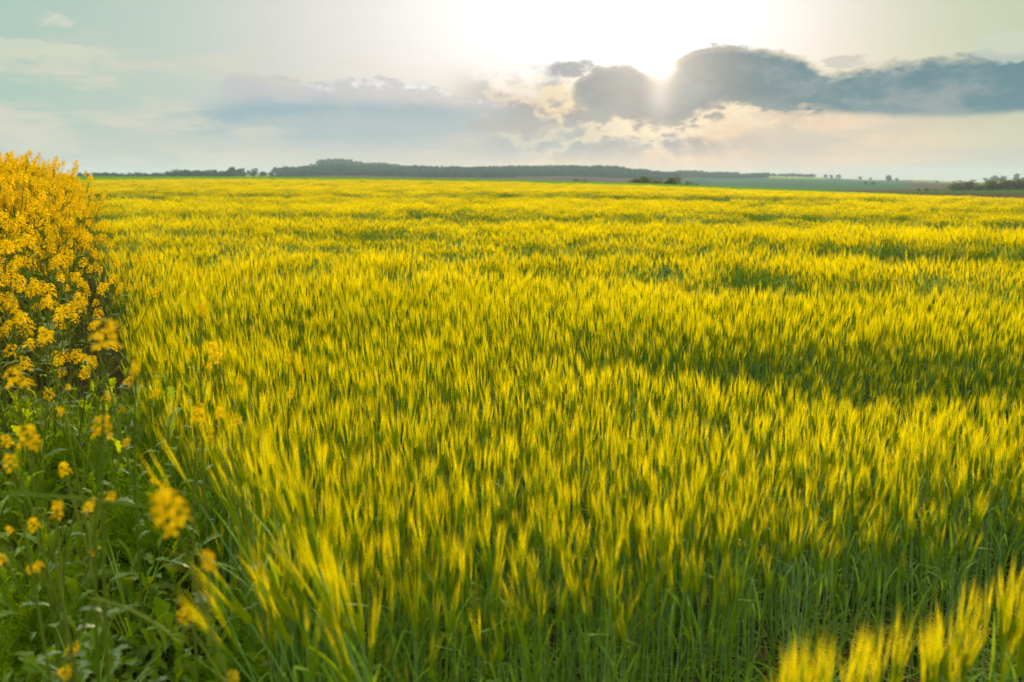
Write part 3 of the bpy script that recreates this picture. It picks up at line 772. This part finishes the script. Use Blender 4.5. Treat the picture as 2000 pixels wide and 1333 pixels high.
for i, (px_, py_, r_, sz, lab) in enumerate(HERO):
    hd = at(px_, py_, r_); hsc = {'large': .9, 'mid': .74, 'small': .5}[sz]; rg = np.random.default_rng(100 + i)
    lx, ly = rg.normal(0, .10, 2); base = Vector((hd.x - lx, hd.y + abs(ly) * .5, 0)); base.z = gz(base.x, base.y)
    hgt = hd.z - base.z - .02
    o = empty('rape_plant', base); tag(o, lab, 'rape plant', 'rape plants scattered through the weeds')
    top = hd - base - Vector((0, 0, .02)); m = MB(); mid = Vector((top.x * .25, top.y * .25, hgt * .5)); q1 = Vector((top.x * .6, top.y * .6, hgt * .8))
    m.tube([(0, 0, 0), mid, q1, top], [.0045, .0036, .0026, .0016], 5)
    hl = [(top, (top - q1).normalized(), hsc)]
    if hgt > .45:
        for k in range(2 if sz != 'large' else 1):
            w = rg.uniform(0, 6.28); L = rg.uniform(.08, .16); b = mid.lerp(top, rg.uniform(.35, .7)); c = b + Vector((math.cos(w) * L * .5, math.sin(w) * L * .5, L))
            m.tube([b, b.lerp(c, .5) + Vector((0, 0, -.008)), c], [.0022, .0018, .0012], 4); hl.append((c, (c - b).normalized(), rg.uniform(.3, .5)))
    m.obj('stem', [M_rstem], o)
    for k, (p, d, s) in enumerate(hl):
        c = mo('flower_cluster', RACM[(i + k) % 5], o); c.matrix_local = head_matrix(p, d, s, rg.uniform(0, 6))
    for k in range(5):
        c = mo('leaf', RLM[(i + k) % 5], o); c.matrix_local = Matrix.Translation(mid.lerp(top, -.6 + .25 * k) if k < 4 else mid) @ Matrix.Rotation(k * 2.3 + i, 4, 'Z') @ Matrix.Scale(rg.uniform(.25, .5), 4)

# ------------------------------------------------------------------ weeds at the field corner
wr = np.random.default_rng(9)
WL = [jagged(wr, wr.uniform(.12, .24), wr.uniform(.035, .075), int(wr.integers(3, 6)), wr.uniform(.8, 2.0), wr.uniform(.5, 1.3)) for _ in range(6)]
WLM = [l.mesh('leaf', [M_weed]) for l in WL]; WLM2 = [l.mesh('leaf', [M_weed2]) for l in WL]
def feather(rng):
    m = MB()
    for _ in range(46):
        w = rng.uniform(0, 6.28); e = rng.uniform(.5, 1.5); L = rng.uniform(.08, .2); d = Vector((math.cos(w) * math.cos(e), math.sin(w) * math.cos(e), math.sin(e)))
        pts = [Vector((0, 0, rng.uniform(0, .1)))]
        for k in range(3): pts.append(pts[-1] + (d + Vector((0, 0, -.12 * k))) * L / 3)
        m.tube(pts, [.0012, .001, .0008, .0004], 3)
        for k in range(9):
            b = pts[1].lerp(pts[3], k / 9); f = (d + Vector(rng.normal(size=3)) * .8).normalized() * rng.uniform(.012, .03); s_ = f.orthogonal().normalized() * .0007
            m.face([b - s_, b + s_, b + f])
    return m
FE = [feather(wr) for _ in range(3)]; FEM = [f.mesh('feathery_weed', [M_feather]) for f in FE]
def tussock(rng, n=26, hmax=.42):
    m = MB()
    for _ in range(n):
        w = rng.uniform(0, 6.28); o = Vector((math.cos(w), math.sin(w), 0)); L = rng.uniform(.5, 1) * hmax; e = rng.uniform(1.0, 1.5); p = o * rng.uniform(0, .03); pts = [p]
        for k in range(5): p = p + (o * math.cos(e) + Vector((0, 0, math.sin(e)))) * L / 5; pts.append(p); e -= rng.uniform(.05, .35)
        wd = rng.uniform(.002, .004); m.ribbon(pts, [wd, wd, wd, wd * .8, wd * .5, .0003], (-o.y, o.x, 0), 0, .3)
    return m
TU = [tussock(wr) for _ in range(3)]; TUM = [f.mesh('grass_tuft', [M_leaf]) for f in TU]
def wtop(x, y):
    """how tall the weeds stand: knee high by the rape, low towards the bottom left"""
    return 0.16 + 0.52 * sstep(1.7, 3.3, y) + 0.10 * sstep(-1.4, -.6, x)
def weed_pts(n, seed, y0=1.0, y1=3.7, amin=-48):
    rng = np.random.default_rng(seed); out = []
    while len(out) < n:
        yy = y0 + (y1 - y0) * rng.random() ** .8; xx = rng.uniform(-3.6, xb(yy) + .12)
        if xx < math.tan(R(amin)) * yy: continue
        out.append((xx, yy))
    return out, rng
def leafy_weed(x, y, h, rng, mats, label, group, name='broad_leaved_weed'):
    o = empty(name, (x, y, gz(x, y)), tiltrot(rng.normal(0, .1), rng.normal(0, .1), rng.uniform(0, 6.28))); tag(o, label, 'weed', group)
    m = MB(); b = rng.normal(0, .04, 2); m.tube([(0, 0, 0), (b[0] * .3, b[1] * .3, h * .5), (b[0], b[1], h)], [.004, .003, .0012], 4); m.obj('stem', [M_rstem], o)
    n = int(rng.integers(7, 12))
    for k in range(n):
        t = (k + .3) / n; c = mo('leaf', mats[int(rng.integers(len(mats)))], o)
        c.matrix_local = Matrix.Translation((b[0] * t * t, b[1] * t * t, h * t)) @ Matrix.Rotation(k * 2.4 + rng.uniform(-.4, .4), 4, 'Z') @ Matrix.Rotation(-.5 * t, 4, 'Y') @ Matrix.Scale(rng.uniform(.45, 1.0) * (1.05 - .5 * t), 4)
pts, rng = weed_pts(240, 31)
for i, (x, y) in enumerate(pts):
    grey = i % 8 == 0 and y > 2.3
    leafy_weed(x, y, wtop(x, y) * rng.uniform(.6, 1.05), rng, WLM2 if grey else WLM,
               'weed with pale grey-green toothed leaves below the rape stand' if grey else 'green jagged-leaved weed on the dark soil left of the barley',
               'grey-green weeds left of the barley' if grey else 'jagged green weeds left of the barley')
pts, rng = weed_pts(100, 32, 1.4, 3.4)
for i, (x, y) in enumerate(pts):
    o = mo('feathery_weed', FEM[i % 3]); o.location = (x, y, gz(x, y) + wtop(x, y) * .12); o.rotation_euler = (0, 0, rng.uniform(0, 6.28)); s = rng.uniform(.9, 1.5); o.scale = (s, s, s * (1 + wtop(x, y)))
    tag(o, 'bright green feathery-leaved weed among the broad-leaved ones', 'weed', 'feathery weeds left of the barley')
pts, rng = weed_pts(38, 33, 1.0, 3.6)
for i, (x, y) in enumerate(pts):
    o = mo('grass_tuft', TUM[i % 3]); o.location = (x, y, gz(x, y)); o.rotation_euler = tiltrot(rng.normal(0, .12), rng.normal(0, .12), rng.uniform(0, 6.28)); s = rng.uniform(.7, 1.25); o.scale = (s, s, s)
    tag(o, 'tuft of thin grass blades growing between the weeds', 'grass', 'grass tufts left of the barley')
# arching bare stalks lying across the weeds
for i, (a_, b_, c_, r_, lab) in enumerate([((0, 965), (150, 970), (290, 992), 1.35, 'thin bare stalk lying level across the weeds to the big orange flower'),
                                     ((175, 1170), (260, 1180), (345, 1250), 1.35, 'bent green stalk arching low over the bottom left weeds'),
                                     ((120, 1300), (170, 1220), (190, 1165), 1.4, 'thin stalk slanting up from the bottom left corner')]):
    P0, P1, P2 = at(*a_, r_), at(*b_, r_), at(*c_, r_ * .97); m = MB()
    m.tube([(P0 * (1 - t) ** 2 + P1 * 2 * t * (1 - t) + P2 * t * t) - P0 for t in np.linspace(0, 1, 9)], [.0026] * 8 + [.0014], 5)
    o = m.obj('dry_stalk', [M_rstem]); o.location = P0; tag(o, lab, 'stalk')
# ground cover
cover = []
for k in range(4):
    m = MB()
    for _ in range(60):
        x, y = wr.uniform(-.16, .16, 2); j = int(wr.integers(6)); s = wr.uniform(.18, .5)
        m.add(WL[j], Matrix.Translation((x, y, wr.uniform(0, .10))) @ Matrix.Rotation(wr.uniform(0, 6.28), 4, 'Z') @ Matrix.Rotation(wr.uniform(-1.0, .4), 4, 'Y') @ Matrix.Scale(s, 4), 0 if wr.random() < .85 else 1)
    cover.append(m.obj('cover_tuft', [M_weed, M_weed2], link=False))
pts, rng = weed_pts(420, 34, .7, 4.4, -60)
pts = [p for p in pts if p[1] > 2.1 or rng.random() < .22]
scatter('ground_cover', cover, [(x, y, gz(x, y) - .01) for x, y in pts], [(0, 0, rng.uniform(0, 6.28)) for _ in pts],
        [(1, 1, .7 + wtop(x, y) * rng.uniform(.8, 2.6)) for x, y in pts], rng.integers(0, 4, len(pts)),
        'low green leaves covering the soil under the weeds', 'ground cover')

# low leaves, late shoots and dead straw at the foot of the barley
M_straw = leafmat('dead_straw', (0.20, 0.15, 0.05), (0.34, 0.27, 0.11), 0.3)
under = []
for k in range(4):
    m = MB()
    for _ in range(16):
        x, y = wr.uniform(-.13, .13, 2); w = wr.uniform(0, 6.28); o = Vector((math.cos(w), math.sin(w), 0)); L = wr.uniform(.10, .34); e = wr.uniform(.5, 1.5); p = Vector((x, y, 0)); pts = [p]
        for q_ in range(5): p = p + (o * math.cos(e) + Vector((0, 0, math.sin(e)))) * L / 5; pts.append(p); e -= wr.uniform(.02, .45)
        wd = wr.uniform(.0025, .006); m.ribbon(pts, [wd * .6, wd, wd, wd * .9, wd * .5, .0004], (-o.y, o.x, 0), 0, .25)
    for _ in range(9):
        x, y = wr.uniform(-.15, .15, 2); w = wr.uniform(0, 6.28); L = wr.uniform(.05, .16); o = Vector((math.cos(w) * L, math.sin(w) * L, wr.uniform(-.01, .05)))
        b_ = Vector((x, y, wr.uniform(.004, .03))); m.ribbon([b_, b_ + o * .5 + Vector((0, 0, .01)), b_ + o], [.002, .0035, .001], (-o.y, o.x, 0), 1, .2)
    under.append(m.obj('undergrowth_tuft', [M_leaf, M_straw], link=False))
ux, uy, rng = points(1.1, 4.6, 42, 88, -32, 42)
kk = (ux > xb(uy)) & (uy > .9); ux, uy = ux[kk], uy[kk]
scatter('barley_undergrowth', under, np.stack([ux, uy, terr(ux, uy)], -1), [(0, 0, a) for a in rng.uniform(0, 6.28, len(ux))], [(1, 1, q_) for q_ in rng.uniform(.6, 1.25, len(ux))], rng.integers(0, 4, len(ux)),
        'low shoots and dead straw round the feet of the barley stems', 'undergrowth')

# ------------------------------------------------------------------ trees and far woods
def tree_parts(rng, h=6.0, rx=2.6, trunk=.28, n=420, leaf=.42):
    tr = MB(); cr = MB()
    tr.tube([(0, 0, 0), (.05, 0, h * .3), (0, .08, h * .7)], [h * .03, h * .024, h * .008], 6)
    lumps = [(Vector((rng.normal(0, rx * .42), rng.normal(0, rx * .42), h * rng.uniform(trunk + .12, .80))), rng.uniform(.32, .55) * rx) for _ in range(11)]
    for L, q in lumps[:5]: tr.tube([(0, 0, h * .35), tuple(L)], [h * .012, h * .004], 4)
    for i in range(n):
        c, q = lumps[int(rng.integers(len(lumps)))]; d = Vector(rng.normal(size=3)).normalized(); p = c + Vector((d.x, d.y, d.z * .8)) * q * rng.uniform(.65, 1.08)
        p.z = min(p.z, h * 1.02); u = Vector(rng.normal(size=3)).normalized() * leaf * rng.uniform(.6, 1.2); v = u.cross(Vector(rng.normal(size=3))).normalized() * leaf * rng.uniform(.5, 1)
        cr.face([p - u, p - v * .8, p + u, p + v])
    return tr, cr
tg = np.random.default_rng(12)
TP = [tree_parts(tg, 6.0, tg.uniform(2.4, 3.3), .04, 520, .46) for _ in range(4)]
BP = [tree_parts(tg, 3.2, tg.uniform(2.4, 3.4), .02, 380, .34) for _ in range(3)]
TM = [(a.mesh('trunk', [M_bark]), b.mesh('crown', [M_crown])) for a, b in TP]
BMs = [(a.mesh('trunk', [M_bark]), b.mesh('crown', [M_crown2])) for a, b in BP]
def tree(px_, r_, hpx, label, group=None, bush=False, wide=1.0, v=0, name=None):
    """a tree at the bearing of a column of the photograph, at distance r_, standing on the ground"""
    a, _ = tanel(px_, 350); x, y = r_ * math.sin(a), r_ * math.cos(a)
    o = empty(name or ('bush' if bush else 'tree'), (x, y, gz(x, y) - .15), (0, 0, v * 1.7)); hm = hpx / FOC * r_
    s = hm / (3.0 if bush else 6.0); wide = 1 + (wide - 1) * .35; o.scale = (s * wide, s * wide, s)
    tag(o, label, 'bush' if bush else 'tree', group); ms = (BMs if bush else TM)[v % (3 if bush else 4)]
    mo('trunk', ms[0], o); mo('crown', ms[1], o)
tg = np.random.default_rng(13)
i = 0; p_ = 158.0
while p_ < 452:
    hp = 9 + 5 * (p_ > 330) + tg.uniform(-2, 3); tree(p_, 640 + tg.uniform(-25, 25), hp, 'small dark tree in the far row behind the left end of the barley', 'trees in the far row at the left', v=i, wide=1.5); i += 1
    p_ += hp * tg.uniform(.28, .5)
for k, (px_, hp, w, lab) in enumerate([(457, 21, 1.2, 'tallest round dark tree in the far left gap before the long wood'), (470, 18, 1.0, 'round dark tree just right of the tallest one at far left'), (497, 17, 1.1, 'lone round tree between the far left trees and the long wood'), (515, 13, 1.2, 'lower tree right of the lone round one, before the long wood'), (532, 12, 1.2, 'small tree against the left end of the long wood')]):
    tree(px_, 690, hp, lab, None, v=k, wide=w)
for k, (px_, hp, w, lab) in enumerate([(1122, 7, 1.3, 'low brown bush at the crop edge below the wooded hill, left one'), (1143, 7, 1.3, 'low brown bush at the crop edge, right of its twin below the wooded hill'),
        (1243, 12, 1.1, 'brown-green bush at the left end of the clump on the crop edge'), (1262, 14, 1.0, 'tallest brown-green bush in the clump on the crop edge'), (1281, 12, 1.1, 'rounded bush in the right half of the clump on the crop edge'), (1298, 9, 1.2, 'low bush closing the right end of the clump on the crop edge'),
        (1322, 15, 1.1, 'round dark green bush standing alone right of the clump'), (1342, 9, 1.2, 'small bush leaning on the round dark green one'), (1356, 6, 1.2, 'smallest bush trailing off right of the round dark one')]):
    tree(px_, 190, hp + 3, lab, None, bush=True, v=k, wide=w)
for k, px_ in enumerate([1795, 1812, 1830, 1862, 1874, 1887, 1902, 1915, 1929, 1944, 1957, 1971, 1986, 2000, 2014]):
    hp = [5, 6, 5, 11, 15, 16, 13, 10, 13, 16, 15, 17, 16, 18, 16][k]
    tree(px_, 345, hp, 'dark rounded bush in the hedge beyond the barley at the far right', 'bushes in the hedge at the far right', bush=True, v=k, wide=1.05)
for k, (px_, r_, hp, w, lab) in enumerate([(1737, 1250, 11, 1.0, 'dark upright tree alone on the skyline between two light fields'), (1735, 1100, 8, 1.5, 'small tree just below the lone skyline tree'), (1752, 1100, 6, 1.4, 'lower tree beside the lone skyline tree, to its right'),
        (1612, 1350, 8, 1.5, 'first skyline tree right of the light green hill field'), (1624, 1350, 7, 1.5, 'second skyline tree right of the light green hill field'), (1637, 1350, 8, 1.2, 'pointed skyline tree right of the light green hill field'), (1680, 1350, 6, 1.6, 'low skyline tree half way to the lone upright one'), (1700, 1350, 6, 1.6, 'low skyline tree nearer the lone upright one'),
        (1692, 700, 7, 1.5, 'dark bush in the teal field under the skyline, left one'), (1706, 700, 6, 1.5, 'dark bush in the teal field under the skyline, right one'),
        (1830, 900, 5, 1.4, 'little tree in the purple-brown far field'), (1942, 1300, 13, 1.0, 'tall skyline tree above the far right hedge'), (1985, 1300, 14, 1.0, 'round skyline tree by the right picture edge'), (1960, 1300, 10, 1.3, 'lower skyline tree between the tall one and the round one'), (1925, 1300, 8, 1.5, 'left end tree of the far right skyline group')]):
    tree(px_, r_, hp, lab, None, v=k, wide=w)
wood = []
for k in range(4):
    m = MB(); a, b = tree_parts(tg, 6.0, tg.uniform(2.4, 3.0), .2, 150, .75); m.add(a, None, 1); m.add(b, None, 0); wood.append(m.obj('wood_tree', [M_crown, M_bark], link=False))
def woodland(p0, p1, r0, r1, n, hfun, label, seed):
    rng = np.random.default_rng(seed); a0, a1 = tanel(p0, 345)[0], tanel(p1, 345)[0]
    r = np.sqrt(rng.uniform(r0 * r0, r1 * r1, n)); a = rng.uniform(a0, a1, n); x, y = r * np.sin(a), r * np.cos(a)
    z = terr(x, y) - .3; pc = 1000 + np.tan(a) * FOC; S_ = []
    for i in range(n):
        h = hfun(pc[i], r[i]) * rng.uniform(.75, 1.2) * (.78 + .5 * float(fbm(pc[i], r[i] * .15, 26, 40, 3))) / 6.0; S_.append((h * 1.15, h * 1.15, h))
    scatter('woodland', wood, np.stack([x, y, z], -1), [(0, 0, q) for q in rng.uniform(0, 6.28, n)], S_, rng.integers(0, 4, n), label, 'wood')
woodland(545, 1010, 760, 1430, 3600, lambda p, r: 10 + (10 * math.exp(-((p - 668) / 38) ** 2) + 3.5 * math.exp(-((p - 765) / 40) ** 2)) * (r > 1150) - 4 * (r < 900), 'long dark bluish wood on the left half of the far ridge', 1)
woodland(1005, 1330, 860, 1430, 3200, lambda p, r: 10.5 - 4.0 * (r < 950) - 4.5 * float(sstep(1180, 1330, p)), 'wood covering the long low hill in the middle of the horizon', 2)
woodland(1325, 1500, 1180, 1430, 900, lambda p, r: 8.0 - 2.5 * (p > 1430), 'thinning right end of the hilltop wood', 3)
woodland(1505, 1590, 1380, 1430, 90, lambda p, r: 5.0, 'thin line of trees along the crest of the light green field', 4)

# ------------------------------------------------------------------ air
bm = bmesh.new(); bmesh.ops.create_cube(bm, size=1.0); me = bpy.data.meshes.new('haze'); bm.to_mesh(me); bm.free()
hz_ = bpy.data.objects.new('haze', me); COL.objects.link(hz_)
zlo = float(Z.min()) - 1.0; zhi = float(Z[RR < 3000].max()) + 24.0
hz_.scale = (6600, 6600, zhi - zlo); hz_.location = (0, 0, (zhi + zlo) / 2)
hm = bpy.data.materials.new('haze'); hm.use_nodes = True; t = hm.node_tree; t.nodes.clear()
pv = t.nodes.new('ShaderNodeVolumePrincipled'); pv.inputs['Color'].default_value = (0.68, 0.85, 1.0, 1); pv.inputs['Density'].default_value = 0.00026; pv.inputs['Anisotropy'].default_value = 0.0
t.links.new(pv.outputs[0], t.nodes.new('ShaderNodeOutputMaterial').inputs['Volume']); me.materials.append(hm)
tag(hz_, kind='stuff')
